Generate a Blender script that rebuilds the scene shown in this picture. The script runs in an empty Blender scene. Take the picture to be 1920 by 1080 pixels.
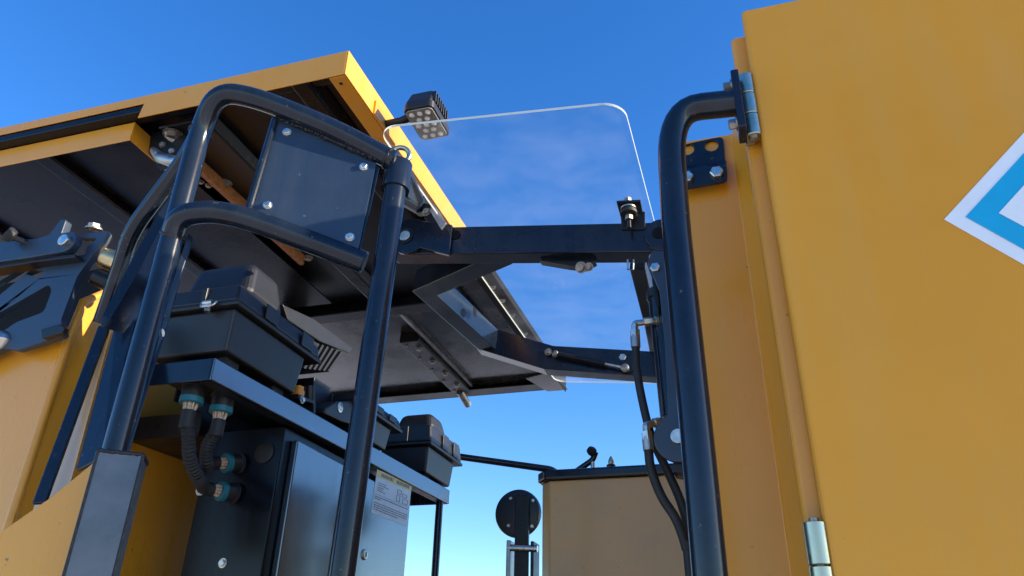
import bpy, bmesh, math, random
from mathutils import Vector, Matrix, geometry
random.seed(4)
R_ = math.radians
# ------------------------------------------------------------------ camera, sky, sun, exposure
CZ = 1.9                                     # eye height above the snow
PITCH, ROLL, YAW, FPX = R_(27.6), R_(1.46), R_(17.7), 1442.0
EYE = Vector((0, 0, CZ))
_h = Vector((-math.sin(YAW), math.cos(YAW), 0)); _r = Vector((math.cos(YAW), math.sin(YAW), 0)); _z = Vector((0, 0, 1))
FWD = _h*math.cos(PITCH) + _z*math.sin(PITCH)
_u = -_h*math.sin(PITCH) + _z*math.cos(PITCH)
UP = _u*math.cos(ROLL) - _r*math.sin(ROLL)
RT = _u*math.sin(ROLL) + _r*math.cos(ROLL)
scn = bpy.context.scene
cam = bpy.data.cameras.new('camera'); camo = bpy.data.objects.new('camera', cam)
scn.collection.objects.link(camo)
m = Matrix((RT, UP, -FWD)).transposed().to_4x4(); m.translation = EYE
camo.matrix_world = m
cam.sensor_width = 36; cam.lens = FPX/1920*36; cam.clip_start = 0.02; cam.clip_end = 5000
scn.camera = camo
SUN_EL, SUN_AZ = R_(19), R_(86)              # azimuth from +Y towards +X
wd = bpy.data.worlds.new('World'); scn.world = wd; wd.use_nodes = True
nt = wd.node_tree; bg = nt.nodes['Background']
sky = nt.nodes.new('ShaderNodeTexSky'); sky.sky_type = 'NISHITA'; sky.sun_disc = False
sky.sun_elevation = SUN_EL; sky.sun_rotation = SUN_AZ
sky.altitude = 0; sky.air_density = 1.0; sky.dust_density = 0.25; sky.ozone_density = 3.0
hs = nt.nodes.new('ShaderNodeHueSaturation'); hs.inputs['Saturation'].default_value = 1.30; hs.inputs['Hue'].default_value = 0.512
nt.links.new(sky.outputs[0], hs.inputs['Color']); nt.links.new(hs.outputs[0], bg.inputs[0]); bg.inputs[1].default_value = 0.128
sl = bpy.data.lights.new('sun', 'SUN'); sl.energy = 4.4; sl.angle = R_(0.55); sl.color = (1.0, 0.86, 0.66)
slo = bpy.data.objects.new('sun', sl); scn.collection.objects.link(slo)
SDIR = Vector((math.sin(SUN_AZ)*math.cos(SUN_EL), math.cos(SUN_AZ)*math.cos(SUN_EL), math.sin(SUN_EL)))
slo.rotation_euler = SDIR.to_track_quat('Z', 'Y').to_euler(); slo.location = (30, 10, 20)
vs = scn.view_settings; vs.view_transform = 'Standard'; vs.look = 'None'; vs.exposure = 1.38; vs.gamma = 1.0; vs.use_curve_mapping = False
scn.cycles.max_bounces = 8; scn.cycles.transparent_max_bounces = 12; scn.cycles.caustics_reflective = False; scn.cycles.caustics_refractive = False

# ------------------------------------------------------------------ measuring: a sight line of the photograph met with a plane of the machine
# machine axes: X across (right), Y back, Z up; z below is above the eye
def ray(x, y): return FWD + RT*((x-960)/FPX) + UP*((540-y)/FPX)
def AT(x, y, d): return EYE + ray(x, y)*d
def HZ(x, y, h): q = ray(x, y); return EYE + q*(h/q.z)
def HX(x, y, b): q = ray(x, y); return EYE + q*(b/q.x)
def HY(x, y, a): q = ray(x, y); return EYE + q*(a/q.y)
def HP(x, y, p, n): q = ray(x, y); return EYE + q*((p-EYE).dot(n)/q.dot(n))
def W(x, y, z): return Vector((x, y, z+CZ))

# ------------------------------------------------------------------ materials
MATS = {}
def mat(name, col, rough=.4, metal=0., coat=0., var=.0, vscale=8., bump=0., bscale=300., col2=None, spec=.5, ior=1.5, rvar=0., streak=0., streakcol=(.5,.4,.3), wave=0., spots=0., spotcol=(.02,.02,.02), spotscale=60.):
    M = bpy.data.materials.new(name); M.use_nodes = True; t = M.node_tree; N = t.nodes; L = t.links
    p = N['Principled BSDF']
    p.inputs['Base Color'].default_value = (*col, 1); p.inputs['Roughness'].default_value = rough
    p.inputs['Metallic'].default_value = metal; p.inputs['Coat Weight'].default_value = coat; p.inputs['Coat Roughness'].default_value = .12
    p.inputs['Specular IOR Level'].default_value = spec; p.inputs['IOR'].default_value = ior
    tc = N.new('ShaderNodeTexCoord')
    cur = None
    if var or col2:
        n = N.new('ShaderNodeTexNoise'); n.inputs['Scale'].default_value = vscale; n.inputs['Detail'].default_value = 8; n.inputs['Roughness'].default_value = .62
        L.new(tc.outputs['Object'], n.inputs['Vector'])
        r = N.new('ShaderNodeValToRGB'); r.color_ramp.elements[0].position = .32; r.color_ramp.elements[1].position = .7
        a = tuple(c*(1-var) for c in col); b = col2 or tuple(min(1, c*(1+var)) for c in col)
        r.color_ramp.elements[0].color = (*a, 1); r.color_ramp.elements[1].color = (*b, 1)
        L.new(n.outputs['Fac'], r.inputs[0]); cur = r.outputs[0]
        if rvar:
            mr = N.new('ShaderNodeMapRange'); mr.inputs[1].default_value = .3; mr.inputs[2].default_value = .7
            mr.inputs[3].default_value = max(.02, rough-rvar); mr.inputs[4].default_value = rough+rvar
            L.new(n.outputs['Fac'], mr.inputs[0]); L.new(mr.outputs[0], p.inputs['Roughness'])
    if spots:
        n2 = N.new('ShaderNodeTexNoise'); n2.inputs['Scale'].default_value = spotscale; n2.inputs['Detail'].default_value = 3
        L.new(tc.outputs['Object'], n2.inputs['Vector'])
        r2 = N.new('ShaderNodeMapRange'); r2.inputs[1].default_value = 1-spots; r2.inputs[2].default_value = 1-spots+.05
        L.new(n2.outputs['Fac'], r2.inputs[0])
        mx = N.new('ShaderNodeMix'); mx.data_type = 'RGBA'; mx.inputs['B'].default_value = (*spotcol, 1); mx.inputs['A'].default_value = (*col, 1)
        L.new(r2.outputs[0], mx.inputs['Factor'])
        if cur: L.new(cur, mx.inputs['A'])
        cur = mx.outputs['Result']
    if streak:
        mp = N.new('ShaderNodeMapping'); mp.inputs['Scale'].default_value = (22, 22, 1.3); L.new(tc.outputs['Object'], mp.inputs[0])
        n4 = N.new('ShaderNodeTexNoise'); n4.inputs['Scale'].default_value = 1.0; n4.inputs['Detail'].default_value = 6; n4.inputs['Roughness'].default_value = .7
        L.new(mp.outputs[0], n4.inputs['Vector'])
        n5 = N.new('ShaderNodeTexNoise'); n5.inputs['Scale'].default_value = 2.5; n5.inputs['Detail'].default_value = 5; L.new(tc.outputs['Object'], n5.inputs['Vector'])
        mu = N.new('ShaderNodeMath'); mu.operation = 'MULTIPLY'; L.new(n4.outputs['Fac'], mu.inputs[0]); L.new(n5.outputs['Fac'], mu.inputs[1])
        r4 = N.new('ShaderNodeMapRange'); r4.inputs[1].default_value = .2; r4.inputs[2].default_value = .42; r4.inputs[4].default_value = streak; L.new(mu.outputs[0], r4.inputs[0])
        mx2 = N.new('ShaderNodeMix'); mx2.data_type = 'RGBA'; mx2.inputs['A'].default_value = (*col, 1); mx2.inputs['B'].default_value = (*streakcol, 1); L.new(r4.outputs[0], mx2.inputs['Factor'])
        if cur: L.new(cur, mx2.inputs['A'])
        cur = mx2.outputs['Result']
        if not rvar:
            r5 = N.new('ShaderNodeMapRange'); r5.inputs[1].default_value = .2; r5.inputs[2].default_value = .42; r5.inputs[3].default_value = max(.03, rough-.05); r5.inputs[4].default_value = rough*1.35
            L.new(mu.outputs[0], r5.inputs[0]); L.new(r5.outputs[0], p.inputs['Roughness'])
    if cur: L.new(cur, p.inputs['Base Color'])
    if bump:
        n3 = N.new('ShaderNodeTexNoise'); n3.inputs['Scale'].default_value = bscale; n3.inputs['Detail'].default_value = 2
        L.new(tc.outputs['Object'], n3.inputs['Vector'])
        bp = N.new('ShaderNodeBump'); bp.inputs['Strength'].default_value = bump; bp.inputs['Distance'].default_value = .002
        L.new(n3.outputs['Fac'], bp.inputs['Height']); L.new(bp.outputs[0], p.inputs['Normal'])
        if wave:
            n6 = N.new('ShaderNodeTexNoise'); n6.inputs['Scale'].default_value = 4; n6.inputs['Detail'].default_value = 1; L.new(tc.outputs['Object'], n6.inputs['Vector'])
            b6 = N.new('ShaderNodeBump'); b6.inputs['Strength'].default_value = wave; b6.inputs['Distance'].default_value = .02
            L.new(n6.outputs['Fac'], b6.inputs['Height']); L.new(b6.outputs[0], bp.inputs['Normal'])
    MATS[name] = M
    return M
YEL = (.70, .292, .015)
mat('yellow_paint', YEL, .32, coat=.2, streak=.35, streakcol=(.60,.33,.09), wave=.10, var=.05, vscale=3, bump=.05, bscale=140, spots=.285, spotcol=(.22,.11,.02), spotscale=75)
mat('yellow_door_paint', YEL, .34, coat=.08, spec=.32, streak=.45, streakcol=(.60,.31,.06), wave=.12, var=.07, vscale=2.2, bump=.04, bscale=120, spots=.265, spotcol=(.3,.15,.03), spotscale=60)
mat('black_paint', (.006,.011,.021), .2, coat=.1, ior=1.42, streak=.5, streakcol=(.022,.026,.032), var=.25, vscale=20, bump=.035, bscale=120, spots=.30, spotcol=(.10,.085,.07), spotscale=130)  # navy in the base stands in for part of the sky reflection
mat('dusty_black', (.016,.030,.055), .38, ior=1.55, streak=.4, streakcol=(.035,.045,.06), var=.15, vscale=12, bump=.04, bscale=160, spots=.29, spotcol=(.09,.09,.09), spotscale=110)
mat('black_door_paint', (.012,.016,.024), .25, coat=.4, ior=2.4, streak=.7, streakcol=(.05,.055,.06), var=.3, vscale=30, bump=.01, bscale=12, spots=.3, spotcol=(.004,.004,.005), spotscale=70)
mat('black_steel', (.008,.009,.011), .36, spec=.35, var=.3, vscale=14, bump=.08, bscale=200, rvar=.1)
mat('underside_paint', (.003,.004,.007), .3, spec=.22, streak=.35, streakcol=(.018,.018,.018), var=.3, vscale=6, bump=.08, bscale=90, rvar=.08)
mat('lit_underside_paint', (.018,.019,.020), .2, ior=1.5, var=.6, vscale=5, streak=.8, streakcol=(.11,.105,.10), bump=.02, bscale=25, rvar=.1)  # lighter copy of the underside paint; pale mottling stands in for reflected snow
mat('matte_black', (.002,.002,.003), .7, var=.3, vscale=20, spec=.2)
mat('cabinet_black', (.003,.004,.007), .28, spec=.25, streak=.4, streakcol=(.014,.015,.017), var=.3, vscale=14, bump=.03, bscale=120)
mat('black_plastic', (.012,.0125,.014), .42, var=.2, vscale=30, bump=.12, bscale=500)
mat('rubber', (.012,.012,.012), .62, var=.3, vscale=60, bump=.1, bscale=600)
mat('zinc', (.62,.60,.54), .34, 1., var=.25, vscale=80, rvar=.1)
mat('zinc_yellow', (.62,.55,.38), .32, 1., col2=(.42,.50,.42), var=.2, vscale=45, rvar=.08)
mat('dull_steel', (.34,.31,.27), .45, 1., var=.35, vscale=70, rvar=.1)
mat('brass_pin', (.62,.50,.28), .33, 1., var=.2, vscale=40)
mat('galvanised', (.36,.37,.37), .4, .9, var=.25, vscale=25, rvar=.1)
mat('weld', (.02,.02,.022), .4, .4, var=.5, vscale=150, bump=.3, bscale=300)
mat('white_plastic', (.75,.75,.72), .5)
mat('teal_plastic', (.010,.14,.18), .4)
mat('wire', (.55,.40,.28), .5, var=.5, vscale=300)
mat('sticker_white', (.78,.79,.80), .4, var=.04, vscale=20)
mat('sticker_blue', (.008,.36,.60), .35, var=.05, vscale=20)
mat('label_white', (.62,.66,.66), .4, var=.08, vscale=40)
mat('label_yellow', (.72,.56,.10), .4, var=.05, vscale=40)
mat('ink', (.05,.06,.07), .5)
mat('amber', (.75,.30,.02), .3)
mat('dusty_yellow', (.66,.35,.09), .42, coat=.3, streak=.35, streakcol=(.52,.37,.21), wave=.1, col2=(.46,.29,.12), var=.06, vscale=5, bump=.06, bscale=140, spots=.285, spotcol=(.2,.12,.05), spotscale=75)
mat('primer_grey', (.085,.10,.12), .34, coat=.3, var=.25, vscale=18, bump=.15, bscale=70, rvar=.08)
mat('snow', (.76,.75,.73), .75, col2=(.55,.51,.46), var=.03, vscale=.11, bump=.5, bscale=3)
mat('deck_steel', (.07,.07,.072), .6, 0., var=.4, vscale=5, bump=.3, bscale=60)
mat('orange_brown', (.30,.13,.04), .6, var=.4, vscale=60)  # mottled orange-brown for the slotted rail
def mat_clear(name, edge=False):
    M = bpy.data.materials.new(name); M.use_nodes = True; t = M.node_tree; N = t.nodes; L = t.links
    N.remove(N['Principled BSDF']); out = N['Material Output']
    if edge:
        d = N.new('ShaderNodeBsdfTranslucent'); d.inputs[0].default_value = (.80,.86,.80,1)
        d2 = N.new('ShaderNodeBsdfDiffuse'); d2.inputs[0].default_value = (.70,.76,.70,1)
        mx = N.new('ShaderNodeMixShader'); mx.inputs[0].default_value = .4
        L.new(d.outputs[0], mx.inputs[1]); L.new(d2.outputs[0], mx.inputs[2]); L.new(mx.outputs[0], out.inputs[0])
    else:
        tr = N.new('ShaderNodeBsdfTransparent'); tr.inputs[0].default_value = (.985,.99,.985,1)
        gl = N.new('ShaderNodeBsdfGlossy'); gl.inputs[1].default_value = .03
        lw = N.new('ShaderNodeLayerWeight'); pw = N.new('ShaderNodeMath'); pw.operation = 'POWER'; pw.inputs[1].default_value = 5
        L.new(lw.outputs['Facing'], pw.inputs[0]); fr = N.new('ShaderNodeMath'); fr.operation = 'MULTIPLY_ADD'; fr.inputs[1].default_value = .7; fr.inputs[2].default_value = .02
        L.new(pw.outputs[0], fr.inputs[0])
        ma = N.new('ShaderNodeMixShader'); L.new(fr.outputs[0], ma.inputs[0]); L.new(tr.outputs[0], ma.inputs[1]); L.new(gl.outputs[0], ma.inputs[2])
        df = N.new('ShaderNodeBsdfTranslucent'); df.inputs[0].default_value = (.9,.9,.9,1)
        tc = N.new('ShaderNodeTexCoord'); mp = N.new('ShaderNodeMapping'); mp.inputs['Scale'].default_value = (2.2, 3.2, 1); mp.inputs['Rotation'].default_value = (0,0,.7)
        n = N.new('ShaderNodeTexNoise'); n.inputs['Scale'].default_value = 2.2; n.inputs['Detail'].default_value = 7; n.inputs['Roughness'].default_value = .7
        L.new(tc.outputs['Object'], mp.inputs[0]); L.new(mp.outputs[0], n.inputs['Vector'])
        mr = N.new('ShaderNodeMapRange'); mr.inputs[1].default_value = .38; mr.inputs[2].default_value = .72; mr.inputs[3].default_value = .004; mr.inputs[4].default_value = .035
        L.new(n.outputs['Fac'], mr.inputs[0])
        mb = N.new('ShaderNodeMixShader'); L.new(mr.outputs[0], mb.inputs[0]); L.new(ma.outputs[0], mb.inputs[1]); L.new(df.outputs[0], mb.inputs[2])
        L.new(mb.outputs[0], out.inputs[0])
    MATS[name] = M
mat_clear('acrylic'); mat_clear('acrylic_edge', True)
def mat_lens():
    M = mat('lamp_lens', (.26,.255,.24), .2, coat=1., var=.35, vscale=120, bump=.3, bscale=200); return M
mat_lens()

# ------------------------------------------------------------------ mesh helpers
COL = scn.collection
def root_of(o):
    while o.parent: o = o.parent
    return o
def thing(name, label, cat, loc, group=None):
    o = bpy.data.objects.new(name, None); COL.objects.link(o); o.location = loc; o.empty_display_size = .05
    o['label'] = label; o['category'] = cat
    if group: o['group'] = group
    return o
def tag(o, label, cat, group=None):
    o['label'] = label; o['category'] = cat
    if group: o['group'] = group
    return o
def build(name, verts, faces, material, parent=None, bevel=0., seg=2, smooth=False, mats=None, fmat=None):
    me = bpy.data.meshes.new(name)
    verts = [Vector(v) for v in verts]
    org = root_of(parent).location.copy() if parent else Vector((sum(v.x for v in verts)/len(verts), sum(v.y for v in verts)/len(verts), min(v.z for v in verts)))
    me.from_pydata([v-org for v in verts], [], faces)
    bm = bmesh.new(); bm.from_mesh(me); bmesh.ops.recalc_face_normals(bm, faces=bm.faces); bm.to_mesh(me); bm.free()
    for mn in ([material] if not mats else mats): me.materials.append(MATS[mn])
    if fmat:
        for p, i in zip(me.polygons, fmat): p.material_index = i
    o = bpy.data.objects.new(name, me); COL.objects.link(o)
    if parent: o.parent = parent
    else: o.location = org
    if smooth:
        me.shade_smooth() if smooth is True else None
        if smooth == 'auto':
            me.shade_smooth()
            bm = bmesh.new(); bm.from_mesh(me)
            for e in bm.edges:
                if len(e.link_faces) == 2 and e.calc_face_angle(0) > .6: e.smooth = False
            bm.to_mesh(me); bm.free()
    if bevel:
        b = o.modifiers.new('bevel', 'BEVEL'); b.width = bevel; b.segments = seg; b.limit_method = 'ANGLE'; b.angle_limit = .5
    return o
BOXF = [(0,1,2,3),(7,6,5,4),(0,4,5,1),(1,5,6,2),(2,6,7,3),(3,7,4,0)]
def boxv(x, y, z):
    return [W(x[0],y[0],z[0]),W(x[1],y[0],z[0]),W(x[1],y[1],z[0]),W(x[0],y[1],z[0]),W(x[0],y[0],z[1]),W(x[1],y[0],z[1]),W(x[1],y[1],z[1]),W(x[0],y[1],z[1])]
def box(name, x, y, z, material, parent=None, bevel=.002, seg=2):
    return build(name, boxv(x, y, z), BOXF, material, parent, bevel, seg)
def frustum(name, x, y, z, dx, dy, material, parent=None, bevel=.003, seg=3):
    """a box whose top is drawn in by dx, dy"""
    v = boxv(x, y, z); c = Vector(((x[0]+x[1])/2, (y[0]+y[1])/2, 0))
    for i in range(4, 8):
        v[i].x += dx if v[i].x < c.x else -dx
        v[i].y += dy if v[i].y < c.y else -dy
    return build(name, v, BOXF, material, parent, bevel, seg)
def plate(name, outer, thick, material, parent=None, holes=(), bevel=.0015, smooth=False):
    """a sheet cut to an outline (with holes) and given a thickness vector"""
    loops = [[Vector(p) for p in outer]] + [[Vector(p) for p in h] for h in holes]
    flat = [p for l in loops for p in l]; n = len(flat); t = Vector(thick)
    tris = geometry.tessellate_polygon(loops)
    faces = [tuple(f) for f in tris] + [tuple(n+i for i in reversed(f)) for f in tris]
    s = 0
    for l in loops:
        k = len(l)
        for i in range(k):
            a, b = s+i, s+(i+1) % k; faces.append((a, b, n+b, n+a))
        s += k
    o = build(name, flat+[p+t for p in flat], faces, material, parent, 0)
    bm = bmesh.new(); bm.from_mesh(o.data)
    bmesh.ops.dissolve_limit(bm, angle_limit=.01, verts=bm.verts, edges=bm.edges) if not holes else None
    bm.to_mesh(o.data); bm.free()
    if bevel:
        b = o.modifiers.new('bevel', 'BEVEL'); b.width = bevel; b.segments = 2; b.limit_method = 'ANGLE'; b.angle_limit = .6
    return o
def fillet(pts, rad, n=8):
    pts = [Vector(p) for p in pts]
    if not rad: return pts
    out = [pts[0]]
    for i in range(1, len(pts)-1):
        a, b, c = pts[i-1], pts[i], pts[i+1]
        r = rad[i-1] if isinstance(rad, (list, tuple)) else rad
        d1 = min(r, (a-b).length*.48); d2 = min(r, (c-b).length*.48)
        p0 = b+(a-b).normalized()*d1; p2 = b+(c-b).normalized()*d2
        for k in range(n+1):
            s = k/n; out.append(p0*(1-s)**2 + b*2*s*(1-s) + p2*s*s)
    out.append(pts[-1]); return out
def spline(pts, n=10):
    pts = [Vector(p) for p in pts]; P = [pts[0]*2-pts[1]] + pts + [pts[-1]*2-pts[-2]]; out = []
    for i in range(1, len(P)-2):
        for k in range(n):
            t = k/n; a, b, c, d = P[i-1], P[i], P[i+1], P[i+2]
            out.append(.5*((2*b)+(c-a)*t+(2*a-5*b+4*c-d)*t*t+(3*b-a-3*c+d)*t**3))
    out.append(pts[-1]); return out
def tube(name, pts, r, material, parent=None, seg=24, rad=0, rf=None, hollow=False):
    pts = fillet(pts, rad); n = len(pts)
    t = (pts[1]-pts[0]).normalized(); u = t.orthogonal().normalized()
    vs_, fs = [], []
    for i, p in enumerate(pts):
        t2 = ((pts[min(i+1, n-1)]-pts[max(i-1, 0)])).normalized()
        u = (u - t2*u.dot(t2)).normalized(); w = t2.cross(u)
        rr = rf(i, n)*r if rf else (r[i] if isinstance(r, (list, tuple)) else r)
        for k in range(seg):
            an = 2*math.pi*k/seg; vs_.append(p + u*math.cos(an)*rr + w*math.sin(an)*rr)
    for i in range(n-1):
        for k in range(seg):
            a, b = i*seg+k, i*seg+(k+1) % seg; fs.append((a, b, b+seg, a+seg))
    fs.append(tuple(range(seg))); fs.append(tuple((n-1)*seg+k for k in range(seg)))
    return build(name, vs_, fs, material, parent, 0, smooth='auto')
def cyl(name, p0, p1, r, material, parent=None, seg=24, bevel=0., r2=None):
    o = tube(name, [p0, p1], [r, r if r2 is None else r2], material, parent, seg)
    if bevel:
        b = o.modifiers.new('bevel', 'BEVEL'); b.width = bevel; b.segments = 2; b.limit_method = 'ANGLE'; b.angle_limit = .7
    return o
def lathe(name, p0, axis, prof, material, parent=None, seg=28):
    """prof: (distance along axis, radius)"""
    ax = Vector(axis).normalized(); u = ax.orthogonal().normalized(); w = ax.cross(u); p0 = Vector(p0)
    v = []; f = []
    for h, r in prof:
        for k in range(seg):
            a = 2*math.pi*k/seg; v.append(p0+ax*h+(u*math.cos(a)+w*math.sin(a))*r)
    for i in range(len(prof)-1):
        for k in range(seg):
            a, b = i*seg+k, i*seg+(k+1) % seg; f.append((a, b, b+seg, a+seg))
    f.append(tuple(range(seg))); f.append(tuple((len(prof)-1)*seg+k for k in range(seg)))
    return build(name, v, f, material, parent, 0, smooth='auto')
def bolt(p, nrm, r, parent, material='zinc', name='bolt', washer=True, hgt=.75, spin=.3):
    """hex head over a washer"""
    nrm = Vector(nrm).normalized(); u = nrm.orthogonal().normalized(); w = nrm.cross(u); p = Vector(p); v = []; f = []
    def ring(h, rr, n, s0=0.): 
        i = len(v)
        for k in range(n):
            a = 2*math.pi*k/n+s0; v.append(p+nrm*h+(u*math.cos(a)+w*math.sin(a))*rr)
        return list(range(i, i+n))
    def skin(a, b):
        n = len(a)
        for k in range(n): f.append((a[k], a[(k+1) % n], b[(k+1) % n], b[k]))
    z = 0.
    if washer:
        a = ring(-.0005, r*1.32, 20); b = ring(r*.22, r*1.32, 20); skin(a, b); f.append(tuple(b)); z = r*.22
    a = ring(z, r, 6, spin); b = ring(z+r*hgt*.86, r, 6, spin); c = ring(z+r*hgt, r*.84, 6, spin); skin(a, b); skin(b, c); f.append(tuple(c))
    return build(name, v, f, material, parent, 0)
def rectsweep(name, pts, w, h, material, parent=None, up=(0,0,1), bevel=.003):
    pts = [Vector(p) for p in pts]; up = Vector(up).normalized(); n = len(pts); v = []; f = []
    for i, p in enumerate(pts):
        t1 = (p-pts[i-1]).normalized() if i else (pts[1]-p).normalized()
        t2 = (pts[i+1]-p).normalized() if i < n-1 else t1
        s1 = t1.cross(up).normalized(); s2 = t2.cross(up).normalized(); s = (s1+s2).normalized(); s = s/max(.3, s.dot(s1))
        uu = s1.cross(t1).normalized()
        for a, b in ((-1,-1),(1,-1),(1,1),(-1,1)): v.append(p+s*(w/2*a)+uu*(h/2*b))
    for i in range(n-1):
        for k in range(4):
            a, b = i*4+k, i*4+(k+1) % 4; f.append((a, b, b+4, a+4))
    f.append((0,1,2,3)); f.append(tuple((n-1)*4+k for k in range(4)))
    return build(name, v, f, material, parent, bevel)
def arc(c, u, w, r, a0, a1, n=12):
    return [Vector(c)+Vector(u)*(r*math.cos(a0+(a1-a0)*k/n))+Vector(w)*(r*math.sin(a0+(a1-a0)*k/n)) for k in range(n+1)]
def circle(c, u, w, r, n=24): return arc(c, u, w, r, 0, 2*math.pi*(n-1)/n, n-1)
X, Y, Z = Vector((1,0,0)), Vector((0,1,0)), Vector((0,0,1))
def lerp(a, b, t): return a+(b-a)*t

# ================================================================== the ground and the machine's deck
GR = bpy.data.objects
g = build('ground', [(-600,-600,0),(600,-600,0),(600,600,0),(-600,600,0)], [(0,1,2,3)], 'snow'); g['kind'] = 'structure'
DK = -.55
d = build('deck', boxv((-4.2,3.2),(1.04,8.2),(DK-.12,DK)), BOXF, 'deck_steel', None, .01); d['kind'] = 'structure'
d = build('undercarriage', boxv((-3.9,2.9),(1.3,8.0),(-CZ-.002,DK-.12)), BOXF, 'black_steel', None, .02); d['kind'] = 'structure'

# ================================================================== left yellow bodywork
t = thing('engine_housing', 'yellow engine housing behind the handrail, sunlit along its upper corner', 'housing', W(-1.6, 1.6, DK))
XB = -1.272                                                     # its side wall
side = plate('side_wall', [HX(10,985,XB)*0+W(XB,1.085,DK), W(XB,2.0,DK), W(XB,2.0,.60), W(XB,1.62,.60), W(XB,1.40,.72), HX(203,547,XB), HX(157,566,XB), HX(126,643,XB)], -X*.012, 'yellow_paint', t, bevel=.003)
plate('front_wall', [W(-2.6,1.08,DK), W(XB-.008,1.08,DK), W(XB-.008,1.08,.60), HY(0,652,1.08), W(-2.6,1.08,.53)], Y*.012, 'yellow_paint', t, bevel=.003)
tube('corner_bead', [W(XB-.004,1.082,DK), HX(126,643,XB-.004), HX(157,566,XB-.004), HX(203,547,XB-.004)], .009, 'yellow_paint', t, seg=12)
box('dark_backing', (-4.6,-1.72), (1.60,1.61), (.581,1.12), 'matte_black', t)  # added dark sheet, keeps the sky from showing through the bracket windows
box('inner_deck', (-2.6,XB-.014), (1.1,2.7), (.56,.58), 'yellow_paint', t)
box('ledge', (XB,-1.20), (1.50,1.98), (.545,.60), 'black_steel', t, .004)
bolt(HY(330,788,1.50), -Y, .011, t, 'zinc'); bolt(HY(277,783,1.50), -Y, .009, t, 'dull_steel')
# the silver ball-end of a gas spring at the left edge
t2 = thing('ball_stud', 'silver ball stud at the left edge below the hinge bracket', 'fitting', HY(5,640,1.05))
lathe('ball', HY(5,640,1.05)-Z*.022, Z, [(0,.004),(.004,.013),(.012,.020),(.022,.024),(.032,.020),(.040,.013),(.044,.004)], 'zinc', t2)
cyl('stud', HY(14,646,1.06), HY(46,655,1.085), .010, 'yellow_paint', t2)

# ================================================================== hinge bracket, far left
PB = 1.045
def q(x, y, a=PB): return HY(x, y, a)
t = thing('hinge_bracket', 'dark blue cut steel hinge bracket with two windows, far left', 'bracket', q(80,640))
def smooth_loop(pts, r=.006):
    pts = [Vector(p) for p in pts]; n = len(pts); out = []
    for i in range(n):
        a, b, c = pts[i-1], pts[i], pts[(i+1) % n]; d1 = min(r, (a-b).length*.45); d2 = min(r, (c-b).length*.45)
        p0 = b+(a-b).normalized()*d1; p2 = b+(c-b).normalized()*d2
        for k in range(5): s = k/4; out.append(p0*(1-s)**2+b*2*s*(1-s)+p2*s*s)
    return out
out = smooth_loop([q(-120,600),q(47,498),q(100,487),q(160,478),q(163,462),q(183,447),q(148,446),q(150,440),q(203,432),q(194,452),q(145,517),q(114,600),q(120,628),q(32,657),q(8,652),q(-120,715)], .008)
h1 = smooth_loop([q(52,510),q(68,504),q(82,508),q(74,522),q(-40,620),q(-70,610)], .006)
h2 = smooth_loop([q(92,533),q(97,545),q(82,585),q(30,604),q(5,622),q(-80,650),q(-60,620)], .010)
plate('main_plate', out, Y*.014, 'dusty_black', t, [h1, h2], .0015)
plate('flange', [q(203,432,PB+.015), q(194,452,PB+.015), q(145,517,PB+.015), q(114,600,PB+.015), q(117,602,PB+.015), q(149,522,PB+.015), q(208,446,PB+.015)], Y*.006, 'black_steel', t, bevel=.001)
plate('foot', [q(75,618,PB-.012), q(112,607,PB-.012), q(122,614,PB-.012), q(117,624,PB-.012), q(78,634,PB-.012)], Y*.011, 'black_steel', t)
tube('weld_bead', spline([q(143,530,PB+.016)+Z*.002, q(130,570,PB+.016), q(118,605,PB+.012)], 8), .004, 'weld', t, seg=8, rf=lambda i, n: 1+.3*math.sin(i*2.3))
bolt(q(57,510,PB+.02), (.1,-.3,1), .010, t, 'zinc'); bolt(q(176,430,PB+.012), (.1,-.2,1), .013, t, 'dull_steel'); bolt(q(175,452,PB+.02), (.1,-.2,1), .009, t, 'zinc')
cyl('sleeve', q(192,482,PB+.03), q(192,482,PB+.03)+Vector((.06,.03,-.02)), .022, 'brass_pin', t, bevel=.002)
cyl('lower_sleeve', q(176,518,PB+.03), q(176,518,PB+.03)+Vector((.05,.03,-.02)), .018, 'black_steel', t, bevel=.002)
t = thing('pivot_lever', 'dark blue pivot arm with round silver pin, far left', 'lever', q(60,480,PB-.02))
c = q(124,453,PB-.03); e1 = (q(134,453,PB-.03)-c).length
lo = arc(c, X, Z, .0235, -1.45, 1.6, 14)
plate('arm', [q(-150,512,PB-.03), q(-150,470,PB-.03), q(70,447,PB-.03), q(92,440,PB-.03), q(113,412,PB-.03), q(122,411,PB-.03), q(123,414,PB-.03), q(115,437,PB-.03)] + list(reversed(lo)) + [q(60,482,PB-.03)], Y*.018, 'dusty_black', t, bevel=.0015)
plate('arm_edge', [q(-150,518,PB-.022), q(70,482,PB-.022), q(140,476,PB-.022), q(142,482,PB-.022), q(60,492,PB-.022), q(-150,528,PB-.022)], Y*.03, 'black_steel', t)
cyl('pin', c+Y*.012, c-Y*.010, .0125, 'zinc', t, bevel=.0015)
lathe('knob', q(27,446,PB-.045), (-.35,-.55,.25), [(0,.006),(.002,.014),(.012,.017),(.018,.015),(.019,.003)], 'rubber', t, seg=10)
cyl('knob_screw', q(27,446,PB-.045), q(62,460,PB-.02), .006, 'black_steel', t)

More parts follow.
